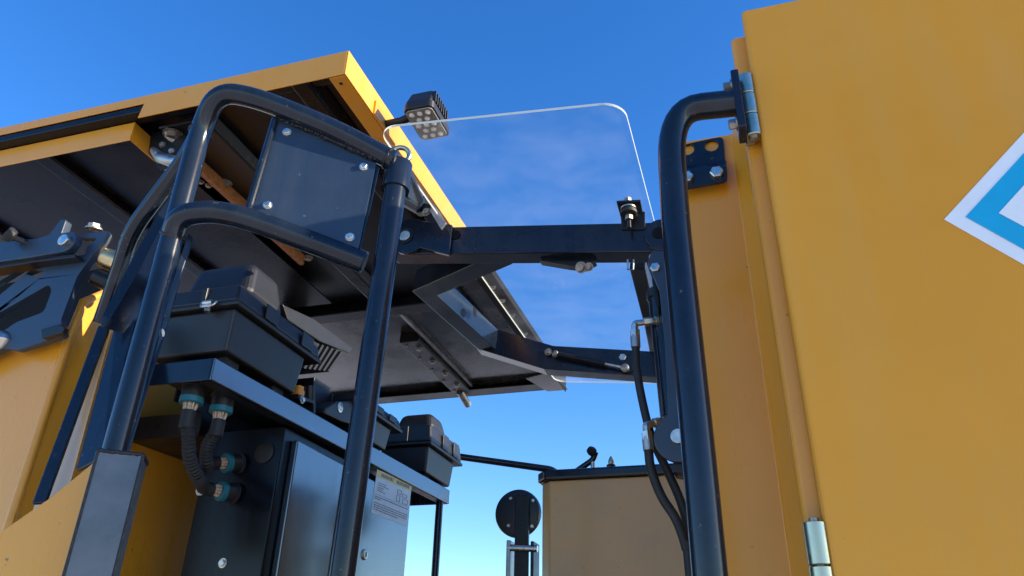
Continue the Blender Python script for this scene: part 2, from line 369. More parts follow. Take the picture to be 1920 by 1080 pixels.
# ================================================================== canopy roof
RZ, RX, RY0, RY1 = 1.48, -.885, 1.30, 3.74
t = thing('engine_canopy', 'yellow-edged canopy roof with dark ribbed underside, upper left', 'canopy', W(-1.8, 2.4, 1.40))
FZ = HY(655,136,RY0).z-CZ                                       # lower edge of the fascia
xn = HY(256,232,RY0).x                                          # where the fascia is notched
zu = lambda x, y: HY(x, y, RY0).z-CZ
plate('front_fascia', [W(RX,RY0,RZ), W(RX,RY0,FZ), W(xn-.004,RY0,FZ), W(xn+.004,RY0,RZ-.030), W(-3.1,RY0,RZ-.030), W(-3.1,RY0,RZ)], Y*.004, 'yellow_paint', t, bevel=.0015)
box('top_sheet', (-3.1,RX-.001), (RY0+.005,RY1), (RZ-.008,RZ-.003), 'yellow_paint', t, 0)
box('side_flange', (RX,RX+.004), (RY0+.0005,2.32), (FZ,RZ-.0005), 'yellow_paint', t, .001)
box('rear_side_flange', (RX,RX+.004), (2.3205,RY1), (FZ-.004,RZ-.0005), 'matte_black', t, .001)
box('flange_lip', (RX-.046,RX-.0005), (RY0+.006,2.45), (FZ-.001,FZ+.003), 'yellow_paint', t, .001)
cyl('lip_hole', W(RX-.024,RY0+.03,FZ-.0016), W(RX-.024,RY0+.03,FZ), .005, 'black_steel', t, seg=14)
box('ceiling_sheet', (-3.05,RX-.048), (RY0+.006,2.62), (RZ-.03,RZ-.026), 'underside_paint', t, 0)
box('rear_ceiling_sheet', (-3.05,RX-.02), (2.625,RY1-.004), (RZ-.03,RZ-.026), 'lit_underside_paint', t, 0)
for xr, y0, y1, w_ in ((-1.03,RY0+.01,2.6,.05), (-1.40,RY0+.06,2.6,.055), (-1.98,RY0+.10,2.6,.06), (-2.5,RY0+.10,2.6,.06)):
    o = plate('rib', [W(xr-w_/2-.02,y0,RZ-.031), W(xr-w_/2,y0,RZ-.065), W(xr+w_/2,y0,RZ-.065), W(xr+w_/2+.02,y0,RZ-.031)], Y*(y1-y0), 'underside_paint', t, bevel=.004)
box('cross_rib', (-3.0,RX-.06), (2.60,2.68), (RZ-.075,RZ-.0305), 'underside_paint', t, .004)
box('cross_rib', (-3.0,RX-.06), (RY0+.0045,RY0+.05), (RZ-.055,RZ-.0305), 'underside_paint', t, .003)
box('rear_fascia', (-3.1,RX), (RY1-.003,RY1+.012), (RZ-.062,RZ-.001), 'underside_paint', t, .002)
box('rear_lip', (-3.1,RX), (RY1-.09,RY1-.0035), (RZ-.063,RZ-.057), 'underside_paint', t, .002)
# bolted edge strip and pale inner trough behind the frame
box('edge_strip', (RX-.034,RX+.040), (2.36,3.30), (FZ-.012,FZ-.005), 'matte_black', t, .0015)
for k, yy in enumerate((2.50,2.62,2.76,2.95,3.14,3.26)):
    bolt(W(RX+.010,yy,FZ-.012), -Z, .009, t, 'zinc_yellow' if k != 1 else 'zinc')
box('inner_trough', (RX-.125,RX-.022), (2.2,3.25), (FZ+.002,FZ+.006), 'lit_underside_paint', t, .002)
box('trough_wall', (RX-.135,RX-.128), (2.2,3.25), (FZ-.02,RZ-.031), 'black_steel', t, .001)
# bolted hinge rail on the rear half
xh = -1.46
box('hinge_rail', (xh-.02,xh+.075), (2.95,RY1-.1), (RZ-.075,RZ-.031), 'black_steel', t, .004)
box('hinge_rail_edge', (xh+.08,xh+.094), (2.2,RY1-.1), (RZ-.05,RZ-.031), 'galvanised', t, .002)
for k in range(4): bolt(W(xh+.045,3.03+.165*k,RZ-.075), -Z, .013, t, 'dull_steel')
for k in range(5): bolt(W(xh+.0,2.99+.155*k,RZ-.075), -Z, .007, t, 'dull_steel', washer=False)
cyl('hinge_pin', W(xh+.02,RY1-.10,RZ-.07), W(xh+.02,RY1+.03,RZ-.10), .02, 'dull_steel', t)
plate('corner_trim', [W(RX-.16,RY1-.20,RZ-.064), W(RX+.0,RY1-.26,RZ-.064), W(RX+.01,RY1+.013,RZ-.064), W(RX-.10,RY1+.013,RZ-.064)], -Z*.006, 'lit_underside_paint', t)
# latch hardware on the underside near the notch
box('latch_rail', (xn+.015,xn+.165), (RY0+.06,2.0), (RZ-.075,RZ-.066), 'black_steel', t, .003)
for (x_, y_, r_) in ((422,343,.017),(391,347,.008),(377,340,.008),(578,482,.013)):
    bolt(HZ(x_,y_,RZ-.077), -Z, r_, t, 'dull_steel')
box('slotted_rail', (xn+.03,xn+.047), (1.50,2.12), (RZ-.115,RZ-.0755), 'orange_brown', t, .002)
bolt(HZ(325,252,RZ-.08), -Z, .022, t, 'dull_steel', hgt=.5)
# access flap left of the notch
t2 = thing('access_flap', 'yellow-edged access flap set lower than the canopy fascia, far left', 'flap', W(-2.3, 1.5, 1.36))
fa = 1.335
zf1 = HY(246,230,fa).z-CZ; zf0 = HY(243,262,fa).z-CZ; xf = HY(248,246,fa).x
box('flap_fascia', (-3.1,xf), (fa,fa+.004), (zf0,zf1), 'yellow_paint', t2, .002)
box('flap_end', (xf-.004,xf), (fa+.0045,fa+.16), (zf0+.002,zf1-.002), 'yellow_paint', t2, .001)
box('flap_sheet', (-3.1,xf-.0045), (fa+.0045,2.5), (zf1-.02,zf1-.014), 'underside_paint', t2, 0)
for xr in (-1.92,-2.45): box('flap_rib', (xr-.03,xr+.03), (fa+.005,2.4), (zf1-.045,zf1-.0205), 'underside_paint', t2, .005)
t3 = thing('latch', 'grimy silver rotary latch under the canopy notch', 'latch', HY(300,290,1.40))
plate('latch_plate', [HY(283,248,1.395), HY(278,285,1.395), HY(300,318,1.395), HY(352,300,1.395), HY(370,246,1.395)], Y*.006, 'black_steel', t3)
tube('latch_body', [HY(288,282,1.388), HY(300,296,1.385), HY(325,303,1.38), HY(350,305,1.38)], [.011,.016,.018,.017], 'galvanised', t3, seg=16)
cyl('latch_disc', HY(327,250,1.394), HY(327,250,1.384), .026, 'dull_steel', t3)
bolt(HY(293,288,1.375), -Y, .007, t3, 'dull_steel'); bolt(HY(305,272,1.394), -Y, .008, t3, 'dull_steel'); bolt(HY(322,283,1.375), -Y, .007, t3, 'dull_steel')
tag(box('canopy_post', (-1.86,-1.78), (2.55,2.63), (.581,RZ-.076), 'black_steel', None, .004), 'dark column under the canopy behind the black boxes', 'post')

# ================================================================== work lamp on the canopy edge
lz = 1.385
t = thing('work_lamp', 'square black work lamp with round reflectors on the canopy edge', 'lamp', W(-.745,1.525,lz))
lx0, lx1, ly0, ly1 = -.790, -.702, 1.455, 1.592
def rrect(x, y, z, r, n=5):
    P = []
    for cx, cy, a0 in ((x[1]-r,y[1]-r,0),(x[0]+r,y[1]-r,math.pi/2),(x[0]+r,y[0]+r,math.pi),(x[1]-r,y[0]+r,1.5*math.pi)):
        P += [W(cx+r*math.cos(a0+k/n*math.pi/2), cy+r*math.sin(a0+k/n*math.pi/2), z) for k in range(n+1)]
    return P
plate('bezel', rrect((lx0,lx1),(ly0,ly1),lz,.016), Z*.022, 'black_plastic', t, bevel=.002)
plate('lens', rrect((lx0+.005,lx1-.005),(ly0+.006,ly1-.006),lz-.004,.013), Z*.0035, 'lamp_lens', t, bevel=.001)
frustum('housing', (lx0+.004,lx1-.006), (ly0+.002,ly1-.02), (lz+.0225,lz+.075), .006, .022, 'black_plastic', t, .006)
for k in range(7):
    y_ = ly0+.016+.014*k
    box('fin', (lx1-.012,lx1+.002), (y_,y_+.005), (lz+.024,lz+.062), 'black_plastic', t, .001)
for r_ in range(5):
    for c_ in range(3 if r_ % 2 == 0 else 2):
        x_ = lx0+.020+.0235*c_+(0 if r_ % 2 == 0 else .012); y_ = ly0+.022+.0235*r_
        lathe('reflector', W(x_,y_,lz-.0042), -Z, [(0,.0078),(.002,.0078),(.0022,.0055),(.0042,.004),(.0052,.0012)], 'white_plastic', t, 16)
tube('bracket', [W(lx0+.02,1.53,lz+.05), W(lx0-.04,1.53,lz+.03), W(RX+.004,1.53,lz+.03)], .012, 'black_steel', t, seg=12)
plate('bracket_plate', [W(RX+.0042,1.46,lz+.01), W(RX+.0042,1.60,lz+.01), W(RX+.0042,1.60,lz+.06), W(RX+.0042,1.46,lz+.06)], X*.006, 'yellow_paint', t)

# ================================================================== tilting bridge frame and clear roof sheet
SN = Vector((.10,0,1)).normalized(); SP0 = W(-.78,1.3,1.20)     # the sheet falls slightly to the right
def S(x, y, off=0.): return HP(x, y, SP0+SN*off, SN)
sx0, sx1 = S(705,240).x, S(1168,192).x; sy0 = 1.305; sy1 = S(1150,718).y
def onS(x, y, off=0.): z = SP0.z - .10*(x-SP0.x) + off; return Vector((x, y, z))
P = []
r = .05
for cx, cy, a0 in ((sx1-r,sy1-r,0),(sx0+r,sy1-r,math.pi/2),(sx0+r,sy0+r,math.pi),(sx1-r,sy0+r,1.5*math.pi)):
    P += [onS(cx+r*math.cos(a0+k/8*math.pi/2), cy+r*math.sin(a0+k/8*math.pi/2)) for k in range(9)]
n = len(P); th = SN*.0065
o = build('clear_roof_sheet', P+[p+th for p in P], [tuple(range(n)), tuple(range(2*n-1, n-1, -1))]+[(i,(i+1) % n,n+(i+1) % n,n+i) for i in range(n)], None, mats=['acrylic','acrylic_edge'], fmat=[0,0]+[1]*n)
tag(o, 'large clear acrylic sheet with rounded corners spanning above the cross beam', 'clear sheet')
FO = -.055
t = thing('bridge_frame', 'black steel frame under the clear sheet with a long cross beam', 'frame', W(-.5,1.72,1.10))
fb = lambda x, y: HY(x, y, 1.72)
pl, pr = fb(738,452), fb(1243,444)
rectsweep('front_beam', [pl+Y*.03, pr+Y*.03], .06, .088, 'black_paint', t)
ear = fb(770,446); 
plate('left_ear', arc(ear, X, Z, .058, .9, 5.4, 20)+[fb(845,482)-Z*.0, fb(850,425)], -Y*.012, 'black_paint', t, bevel=.002)
cyl('pivot_pin', ear-X*.012-Y*.011, ear-X*.012-Y*.018, .016, 'zinc', t, bevel=.001)
cyl('pivot_collar', ear-X*.012-Y*.0125, ear-X*.012-Y*.015, .026, 'black_steel', t)
h_ = fb(855,441); cyl('bolt_hole', h_-Y*.0005, h_-Y*.003, .014, 'matte_black', t, seg=20)
plate('right_ear', [fb(1218,470)]+arc(fb(1240,442), X, Z, .042, 3.9, 1.3, 12)+[fb(1262,415),fb(1275,480)], -Y*.014, 'black_paint', t, bevel=.002)
cyl('ear_hole', fb(1237,442)-Y*.0142, fb(1237,442)-Y*.016, .017, 'matte_black', t, seg=24)
def SF(x, y): return S(x, y, FO-.02)
RB = [HY(922,643,SF(922,643).y), HY(1032,676,SF(922,643).y+.012), HY(1245,690,SF(922,643).y+.03)]
lr = [SF(948,464), SF(800,530), SF(922,643)]; lr[2] = lr[2]+(lr[2]-lr[1]).normalized()*.028
rectsweep('left_rail', lr, .066, .078, 'black_paint', t, SN, .002)
rectsweep('rear_beam', [RB[0]-(RB[1]-RB[0]).normalized()*.034]+RB[1:], .064, .092, 'black_paint', t, SN, .002)
def RBP(x, y, off=.0): return HY(x, y, lerp(RB[1], RB[2], max(0, min(1, (x-1032)/213))).y-.032-off)
cyl('rail_hole', SF(873,587)+Vector((.033,0,0)), SF(873,587)+Vector((.0345,0,0)), .016, 'matte_black', t, seg=20)
bolt(RBP(1168,671), -Y, .013, t, 'zinc', washer=False); bolt(RBP(1028,660,.01), -Y, .010, t, 'dull_steel')
# right rail of the frame
rr = [S(1196,490,FO), S(1222,600,FO), S(1240,705,FO)]
rectsweep('right_rail', rr, .045, .05, 'black_steel', t, SN)
tube('cable_clip', [fb(1177,487), fb(1177,505), fb(1187,505), fb(1188,487)], .0025, 'galvanised', t, seg=8)
box_p = fb(1120,488)
plate('under_bracket', [fb(1005,478)+Y*.03, fb(1060,487)+Y*.03, fb(1090,490)+Y*.03, fb(1112,478)+Y*.03], Y*.03, 'black_steel', t)
bolt(fb(1085,484)+Y*.03-Z*.012, (-.2,-1,-.5), .012, t, 'dull_steel'); bolt(fb(1100,484)+Y*.03-Z*.01, (-.2,-1,-.5), .009, t, 'dull_steel')
# left fixing
t2 = thing('hinge_block', 'small silver plate hinge where the cross beam meets the canopy edge', 'hinge', fb(815,410))
plate('silver_leaf', [fb(813,388)-Y*.02, fb(811,402)-Y*.02, fb(832,437)-Y*.02, fb(841,425)-Y*.02, fb(817,388)-Y*.02], Y*.02, 'galvanised', t2)
plate('dark_leaf', [fb(790,380), fb(812,383), fb(838,440), fb(826,443), fb(795,408)], Y*.03, 'black_steel', t2)
bolt(fb(800,398)-Y*.0, -Y, .010, t2, 'dull_steel')
tube('bearing', [fb(765,370)+Y*.01, fb(792,385)+Y*.01], .030, 'black_paint', t2, seg=20)
# rubber mount holding the sheet
t2 = thing('sheet_mount', 'black angle bracket with rubber bolt mount at the cross beam', 'mount', fb(1182,415))
plate('angle_plate', [S(1156,376,-.003), S(1201,374,-.003), S(1210,418,-.003), S(1168,420,-.003)], -SN*.006, 'black_steel', t2)
plate('angle_leg', [fb(1164,400), fb(1210,398), fb(1210,432), fb(1166,432)], -Y*.005, 'black_steel', t2)
c = fb(1182,408)-Y*.03
lathe('rubber_bush', c-Z*.012, Z, [(0,.016),(.004,.022),(.012,.022),(.016,.017),(.018,.017)], 'rubber', t2)
lathe('nut', c-Z*.026, Z, [(0,.011),(.013,.011)], 'dull_steel', t2, 6)
lathe('washer', c+Z*.007, Z, [(0,.020),(.004,.020)], 'zinc_yellow', t2)
cyl('stud', c-Z*.05, c+Z*.03, .005, 'black_steel', t2, 12)
lathe('upper_nut', c+Z*.03, Z, [(0,.010),(.01,.010)], 'dull_steel', t2, 6)
# gas strut
t2 = thing('gas_strut', 'thin black gas strut in front of the rear beam', 'strut', SF(1100,675))
a_, b_ = RBP(1042,664,.02), RBP(1172,690,.02)
cyl('cylinder', a_, lerp(a_, b_, .72), .010, 'black_steel', t2, 16); cyl('rod', lerp(a_, b_, .7), b_, .005, 'zinc', t2, 12)
lathe('ball_end', b_+Z*.0-Y*.01, Y, [(0,.008),(.004,.014),(.014,.014),(.018,.008)], 'dull_steel', t2, 16); lathe('ball_end', a_-Y*.01, Y, [(0,.008),(.004,.012),(.014,.012),(.018,.008)], 'dull_steel', t2, 16)
plate('strut_lug', [RBP(1165,668,.008), RBP(1190,668,.008), RBP(1190,690,.008), RBP(1178,700,.008), RBP(1165,692,.008)], Y*.008, 'black_paint', t2)

# ================================================================== electrical cabinet and its tray
SB, CXR, CY0, CY1 = -.888, -.895, 1.335, 1.95
t = thing('electrical_cabinet', 'glossy black electrical cabinet with yellow-headed label on its door', 'cabinet', W(-1.0,1.65,DK))
box('carcass', (-1.093,CXR-.016), (CY0,CY1), (DK,.474), 'cabinet_black', t, .003)
yd = HX(680,868,CXR).y
zt = .452
door1 = box('door', (CXR-.0155,CXR), (CY0+.03,yd-.004), (DK+.02,zt), 'black_door_paint', t, .003)
door2 = box('door', (CXR-.0155,CXR), (yd+.004,CY1-.004), (DK+.02,zt), 'black_door_paint', t, .003)
for dd, (px_, py_) in ((door1,(651,1031)),(door2,(683,1040))):
    p = HX(px_, py_, CXR)
    lathe('lock', p-X*.0005, X, [(0,.0125),(.003,.0125),(.005,.010),(.0052,.006)], 'zinc', dd, 20)
    build('keyhole', [p+X*.0052+Vector((0,a,b)) for a, b in ((-.002,-.006),(.002,-.006),(.002,.006),(-.002,.006))]+[p+X*.0058+Vector((0,a,b)) for a, b in ((-.002,-.006),(.002,-.006),(.002,.006),(-.002,.006))], BOXF, 'ink', dd)
def lab(u, v, off):                                             # a point of the label: u across, v down
    c00, c10, c01, c11 = HX(707,880,CXR), HX(772,909,CXR), HX(695,961,CXR), HX(762,987,CXR)
    p = lerp(lerp(c00, c10, u), lerp(c01, c11, u), v); return Vector((CXR+off, p.y, p.z))
def quad(name, rects, off, th, material, parent):
    v = []; f = []
    for (u0, u1, v0, v1) in rects:
        i = len(v)
        v += [lab(u0,v0,off), lab(u1,v0,off), lab(u1,v1,off), lab(u0,v1,off), lab(u0,v0,off+th), lab(u1,v0,off+th), lab(u1,v1,off+th), lab(u0,v1,off+th)]
        f += [tuple(i+k for k in ff) for ff in BOXF]
    return build(name, v, f, material, parent)
lb = quad('label', [(0,1,0,1)], .0002, .0006, 'label_white', door2)
quad('label_header', [(.01,.99,.012,.165)], .0009, .0003, 'label_yellow', door2)
rng = random.Random(3)
rows = []
u = .12
while u < .90:
    w_ = rng.uniform(.02,.045); 
    if not (.46 < u < .52): rows.append((u, u+w_*.75, .05, .13))
    u += w_+.008
for v0, ul, ur in ((.60,.03,.97),(.645,.03,.2),(.74,.03,.97),(.79,.03,.97),(.84,.03,.97),(.89,.03,.72)):
    u = ul
    while u < ur:
        w_ = rng.uniform(.03,.09); rows.append((u, min(ur,u+w_), v0, v0+.016)); u += w_+.014
rows += [(.03,.97,.555,.559)]
for v0 in (.28,.33,.38,.42,.46): rows.append((.06, .06+rng.uniform(.12,.3), v0, v0+.012))
for (u0, v0, w_, h_) in ((.60,.25,.12,.09),(.76,.30,.13,.07),(.60,.38,.10,.14),(.78,.41,.15,.11)):
    rows += [(u0,u0+w_,v0,v0+.008),(u0,u0+w_,v0+h_,v0+h_+.008),(u0,u0+.01,v0,v0+h_),(u0+w_-.01,u0+w_,v0,v0+h_)]
quad('print', rows, .0013, .0002, 'ink', door2)
p0, p1 = HX(675,863,CXR), HX(684,868,CXR)
build('sticker', boxv((CXR+.0002,CXR+.0008), (yd-.035,yd-.012), (HX(680,887,CXR).z-CZ-.018, HX(676,864,CXR).z-CZ-.008)), BOXF, 'label_white', door1)
lathe('blanking_cap', HY(496,849,CY0)+Y*.001, -Y, [(0,.022),(.004,.022),(.006,.019),(.0065,.003)], 'rubber', t)
bolt(HY(418,1056,CY0), -Y, .007, t, 'zinc')
# tray on top
SZ0, SZ1 = .471, .513
def tz(y): return .024*(y-1.057)/1.12                            # the tray climbs slightly to the rear
def prof(x0, x1, y0, y1, z0, z1, nm, mt='black_door_paint', bv=.002):
    v = boxv((x0,x1), (y0,y1), (z0,z1))
    for p in v: p.z += tz(p.y)
    return build(nm, v, BOXF, mt, t, bv)
prof(-1.125, -1.12, 1.24, 2.15, SZ1-.004, .70, 'sun_block_plate', 'black_steel')  # added plate, blocks a sun patch on the housing wall behind the boxes
tr = prof(-1.05, SB-.0045, 1.061, 2.2, SZ1-.010, SZ1-.004, 'tray_sheet', 'black_steel', 0)
prof(SB-.004, SB, 1.057, 2.21, SZ0, SZ1, 'tray_side')
prof(-1.05, SB-.0045, 1.057, 1.0605, SZ0, SZ1, 'tray_front', 'black_paint')
prof(-1.05, SB-.0045, 2.2065, 2.21, SZ0, SZ1, 'tray_end')
prof(-1.30, -1.093, 1.30, 2.1, SZ0-.02, SZ1-.0105, 'tray_bracket', 'black_steel')
prof(SB-.03, SB-.0045, 1.063, 2.2, SZ0, SZ0+.003, 'tray_return', 'black_steel', 0)
post = tag(cyl('tray_post', HX(838,935,SB-.02)*0+W(SB-.015,2.17,DK), W(SB-.015,2.17,SZ0+tz(2.17)-.0005), .011, 'black_paint'), 'slim black post under the far end of the cabinet tray', 'post')

# ================================================================== black plastic boxes on the tray
def plastic_box(label, x1, y0, y1, zb, zl, zt, zd, wd_, domey, grp='black plastic boxes on the cabinet tray'):
    x0 = x1-wd_
    t = thing('plastic_box', label, 'box', W((x0+x1)/2,(y0+y1)/2,SZ1-.004), grp)
    v = boxv((x0,x1),(y0,y1),(zb,zl)); cx, cy = (x0+x1)/2, (y0+y1)/2
    for i in range(4): v[i].x += .006 if v[i].x < cx else -.006; v[i].y += .006 if v[i].y < cy else -.012
    base = build('base', v, BOXF, 'black_plastic', t, .006, 3)
    for fx in (x0+.04,x1-.04):
        for fy in (y0+.05,y1-.05): box('foot', (fx-.02,fx+.02), (fy-.02,fy+.02), (SZ1-.004+tz(fy),zb+.001), 'rubber', t, .002)
    lid = box('lid_rim', (x0-.012,x1+.012), (y0-.012,y1+.045), (zl+.0005,zl+.010), 'black_plastic', t, .003)
    ld = frustum('lid', (x0-.008,x1+.009), (y0-.008,y1+.041), (zl+.0105,zt), .006, .006, 'black_plastic', t, .006)
    frustum('lid_dome', (x0+.02,x1-.005), (y0+.03,domey), (zt-.002,zd), .014, .02, 'black_plastic', t, .018, 4)
    for yy in (y0+.10,y1-.02): box('clasp', (x1+.0095,x1+.013), (yy-.022,yy+.022), (zl+.012,zt-.006), 'black_plastic', ld, .0015)
    for xx in (x1-.07,): box('lid_rib', (xx-.005,xx+.005), (y0-.0105,y0-.004), (zl+.012,zt-.004), 'black_plastic', ld, .0015)
    return t, lid
b1, rim1 = plastic_box('largest black plastic box with domed lid and wire clasp, behind the handrail', -.899, 1.095, 1.352,   .545, .632, .682, .765, .185, 1.262)
cp = HY(391,572,1.078)
tube('wire_clasp', [cp+Vector((-.016,0,.006)), cp+Vector((-.014,-.004,-.004)), cp+Vector((.014,-.004,-.004)), cp+Vector((.017,0,.006))], .0028, 'zinc', rim1, 10, .006)
cyl('clasp_barrel', cp+Vector((-.010,-.002,.004)), cp+Vector((.010,-.002,.004)), .0055, 'zinc', rim1, 14)
lathe('clasp_stud', cp+Vector((0,0,-.014)), Z, [(0,.006),(.008,.006),(.012,.004)], 'dull_steel', rim1, 12)
plastic_box('low black plastic box mostly hidden behind the tall post', -.900, 1.60, 1.80, .545, .607, .642, .650, .22, 1.75)
plastic_box('black plastic box with domed lid at the far end of the tray', -.893, 2.035, 2.245, .552, .63, .693, .748, .155, 2.19)
# small things on the tray between the boxes
t = thing('relay_bracket', 'small black bracket with an amber relay beside the largest box', 'bracket', W(-.93,1.43,SZ1))
def sx(x, y): return HX(x, y, -.905)
plate('clip', [sx(560,748), sx(560,738), sx(592,753), sx(592,775), sx(588,775), sx(588,757)], -X*.03, 'black_steel', t)
lathe('relay', sx(573,742)-X*.02, Z, [(0,.014),(.012,.014),(.013,.011),(.022,.011),(.024,.004)], 'amber', t, 18)
cyl('capacitor', sx(596,755)-X*.02, sx(596,722)-X*.02, .011, 'black_plastic', t)
bolt(sx(565,750)+X*.001, X, .006, t)
plate('dark_block', [sx(610,765), sx(632,752), sx(668,752), sx(672,800), sx(640,790), sx(608,775)], -X*.06, 'black_plastic', t, bevel=.004)
lathe('block_screw', sx(637,764), X, [(0,.012),(.002,.012),(.003,.008),(.001,.006)], 'zinc', t, 20)
# finned regulator behind the first box
t = thing('finned_regulator', 'black finned regulator sloping behind the largest box', 'regulator', W(-.99,1.62,SZ1))
def rg(x, y): return HX(x, y, -.96)
plate('cover', [rg(530,570), rg(590,598), rg(662,652), rg(655,662), rg(600,640), rg(540,600)], -X*.10, 'black_plastic', t, bevel=.003)
for k in range(6):
    a_, b_ = rg(596+9*k,643+3*k), rg(570+9*k,690+1*k)
    plate('fin', [a_, b_, b_+Vector((0,.008,0)), a_+Vector((0,.008,0))], -X*.10, 'black_plastic', t, bevel=.0005)
box('regulator_foot', (-1.05,-.965), (1.50,1.58), (SZ1-.004,rg(570,690).z-CZ), 'black_steel', t)

# ================================================================== two corrugated cables
def connector(root, p, ax, r=.019):
    ax = Vector(ax).normalized()
    lathe('socket', p, ax, [(0,r*1.25),(.004,r*1.25),(.005,r*1.08),(.024,r*1.08),(.025,r*.95)], 'black_plastic', root)
    lathe('teal_ring', p+ax*.0245, ax, [(0,r*1.12),(.010,r*1.12),(.0115,r*.98),(.0116,r*.75),(.008,r*.7)], 'teal_plastic', root)
    q0 = p+ax*.033; u = ax.orthogonal().normalized(); w = ax.cross(u)
    for k in range(10):
        an = 2*math.pi*k/10; dd = u*math.cos(an)+w*math.sin(an)
        cyl('wire', q0+dd*r*.66, q0+ax*.022+dd*r*.42, .0016, 'wire', root, 6)
    cyl('wire_core', q0, q0+ax*.02, r*.45, 'wire', root, 12)
    return p+ax*.052
def cable(label, ptop, pbot, mids, end_axis):
    root = thing('corrugated_cable', label, 'cable', pbot, 'corrugated cables between tray and cabinet')
    s = connector(root, ptop, -Z); e = connector(root, pbot, end_axis, .0175)
    cyl('boot', s+Z*.004, s-Z*.028+(mids[0]-s)*.06, .0125, 'rubber', root, bevel=.002)
    ax = Vector(end_axis).normalized()
    cyl('boot', e-ax*.003, e+ax*.022, .0135, 'rubber', root, bevel=.002)
    cyl('tie', e+ax*.020, e+ax*.025, .0142, 'white_plastic', root)
    pts = spline([s-Z*.02, *mids, e+ax*.016], 60)
    step = .0042; out = [pts[0]]; acc = 0
    for a, b in zip(pts, pts[1:]):
        acc += (b-a).length
        if acc >= step/4: out.append(b); acc = 0
    tube('conduit', out, .0118, 'rubber', root, 16, rf=lambda i, n: 1.0+(.07 if (i//2) % 2 else -.07))
    return root
a1 = HY(367,716,1.10); a2 = HY(421,737,1.16)
a1.z = a2.z = CZ+SZ1-.0105
c1 = HY(441,925,CY0); c2 = HY(450,868,CY0)
mid = lambda x, y, a: HY(x, y, a)
cable('left corrugated cable dropping to the lower teal connector', W(a1.x,a1.y,.482), c1, [mid(353,812,1.11), mid(356,860,1.14), mid(372,897,1.19)], (-.45,-1,-.05))
cable('right corrugated cable curling to the upper teal connector', W(a2.x,a2.y,.482), c2, [mid(407,806,1.16), mid(389,838,1.17), mid(388,872,1.20)], (-.40,-1,-.25))

# ================================================================== handrail with cover plate
t = thing('handrail', 'bent black tube handrail carrying a bolted cover plate', 'handrail', W(-.95,.95,DK))
LG = W(-.950,.952,0)
PR = .0205
top = AT(393,232,1.5); 
leg_top = Vector((LG.x, LG.y, AT(385,225,1.5).z)); bend = AT(420,163,1.5); hr_end = AT(738,302,1.485)
corner = AT(402,158,1.5)
tube('upper_rail', [Vector((LG.x,LG.y,CZ+.20)), Vector((LG.x,LG.y,AT(380,240,1.5).z)), AT(408,172,1.5), AT(480,183,1.5), AT(620,240,1.49), hr_end], PR, 'black_paint', t, 28, [.05,.045,.06,.05])
tube('lower_rail', [AT(322,447,1.39), AT(335,402,1.385), AT(425,394,1.39), AT(683,492,1.39)], PR, 'black_paint', t, 28, [.035,.09])
cyl('rail_bore', AT(682.4,491.8,1.39)+(AT(683,492,1.39)-AT(425,394,1.39)).normalized()*.0008, AT(683,492,1.39)+(AT(683,492,1.39)-AT(425,394,1.39)).normalized()*.0012, .0165, 'rubber', t)
tube('brace', [AT(392,212,1.53), AT(352,292,1.55), AT(247,432,1.56), AT(220,520,1.56), AT(190,606,1.55)], .017, 'black_paint', t, 20, .04)
GP, GN = AT(260,480,1.47), Vector((.55,-.8,.1)).normalized()
plate('gusset', [HP(x, y, GP, GN) for x, y in ((323,362),(284,420),(245,490),(187,600),(190,614),(207,598),(258,512),(308,414))], Vector((.020,.035,0)), 'black_paint', t, bevel=.001)
def weld_ring(c, ax, r, nm='weld_seam'):
    ax = ax.normalized(); u = ax.orthogonal().normalized(); w = ax.cross(u); rg_ = random.Random(int(c.x*1e4))
    tube(nm, [c+(u*math.cos(a)+w*math.sin(a))*r+ax*rg_.uniform(-.0008,.0008) for a in [2*math.pi*k/40 for k in range(41)]], .0026, 'weld', t, 6, rf=lambda i, n: .8+.4*abs(math.sin(i*1.9)))
weld_ring(Vector((LG.x,LG.y,AT(378,246,1.5).z)), Z, PR)
weld_ring(AT(324,440,1.388), (AT(335,402,1.385)-AT(322,447,1.39)), PR)
weld_ring(hr_end-(hr_end-AT(620,240,1.49)).normalized()*.012, hr_end-AT(620,240,1.49), PR)
# plate
e = [AT(514,221,1.50), AT(706,304,1.475), None, AT(464,399,1.398)]
nrm = (e[1]-e[0]).cross(e[3]-e[0]).normalized(); e[2] = HP(671,472,e[0],nrm)
if nrm.dot(FWD) > 0: nrm = -nrm
cv = plate('cover_plate', e, -nrm*.004, 'dusty_black', t, bevel=.001)
def onp(x, y, off=0.): return HP(x, y, e[0]+nrm*off, nrm)
for x_, y_ in ((538,248),(682,313),(502,385),(656,445)): bolt(onp(x_,y_), nrm, .0066, cv, spin=.2+x_)
bd = plate('backing_plate', [onp(506,228,-.006), onp(711,312,-.006), onp(674,480,-.006), onp(455,402,-.006)], -nrm*.006, 'black_paint', t)
tube('plate_edge_bead', [onp(516,222,.004), onp(463,402,.004)], .0065, 'black_paint', t, 10)
wp = [lerp(onp(525,219,.002), onp(706,300,.002), k/90) for k in range(91)]
rw = random.Random(5)
tube('weld_bead', [p+Vector((0,0,rw.uniform(-.0015,.0015))) for p in wp], .0055, 'weld', t, 8, rf=lambda i, n: .75+.5*abs(math.sin(i*1.05))+rw.uniform(-.1,.1))
plate('leg_strap', [AT(353,438,1.40), AT(362,450,1.40), AT(338,520,1.36), AT(310,618,1.32), AT(236,860,1.195), AT(222,856,1.195), AT(300,600,1.31)], FWD*.006, 'black_paint', t)
lathe('strap_cap', AT(297,625,1.315), -FWD, [(0,.011),(.003,.011),(.004,.008)], 'white_plastic', t)
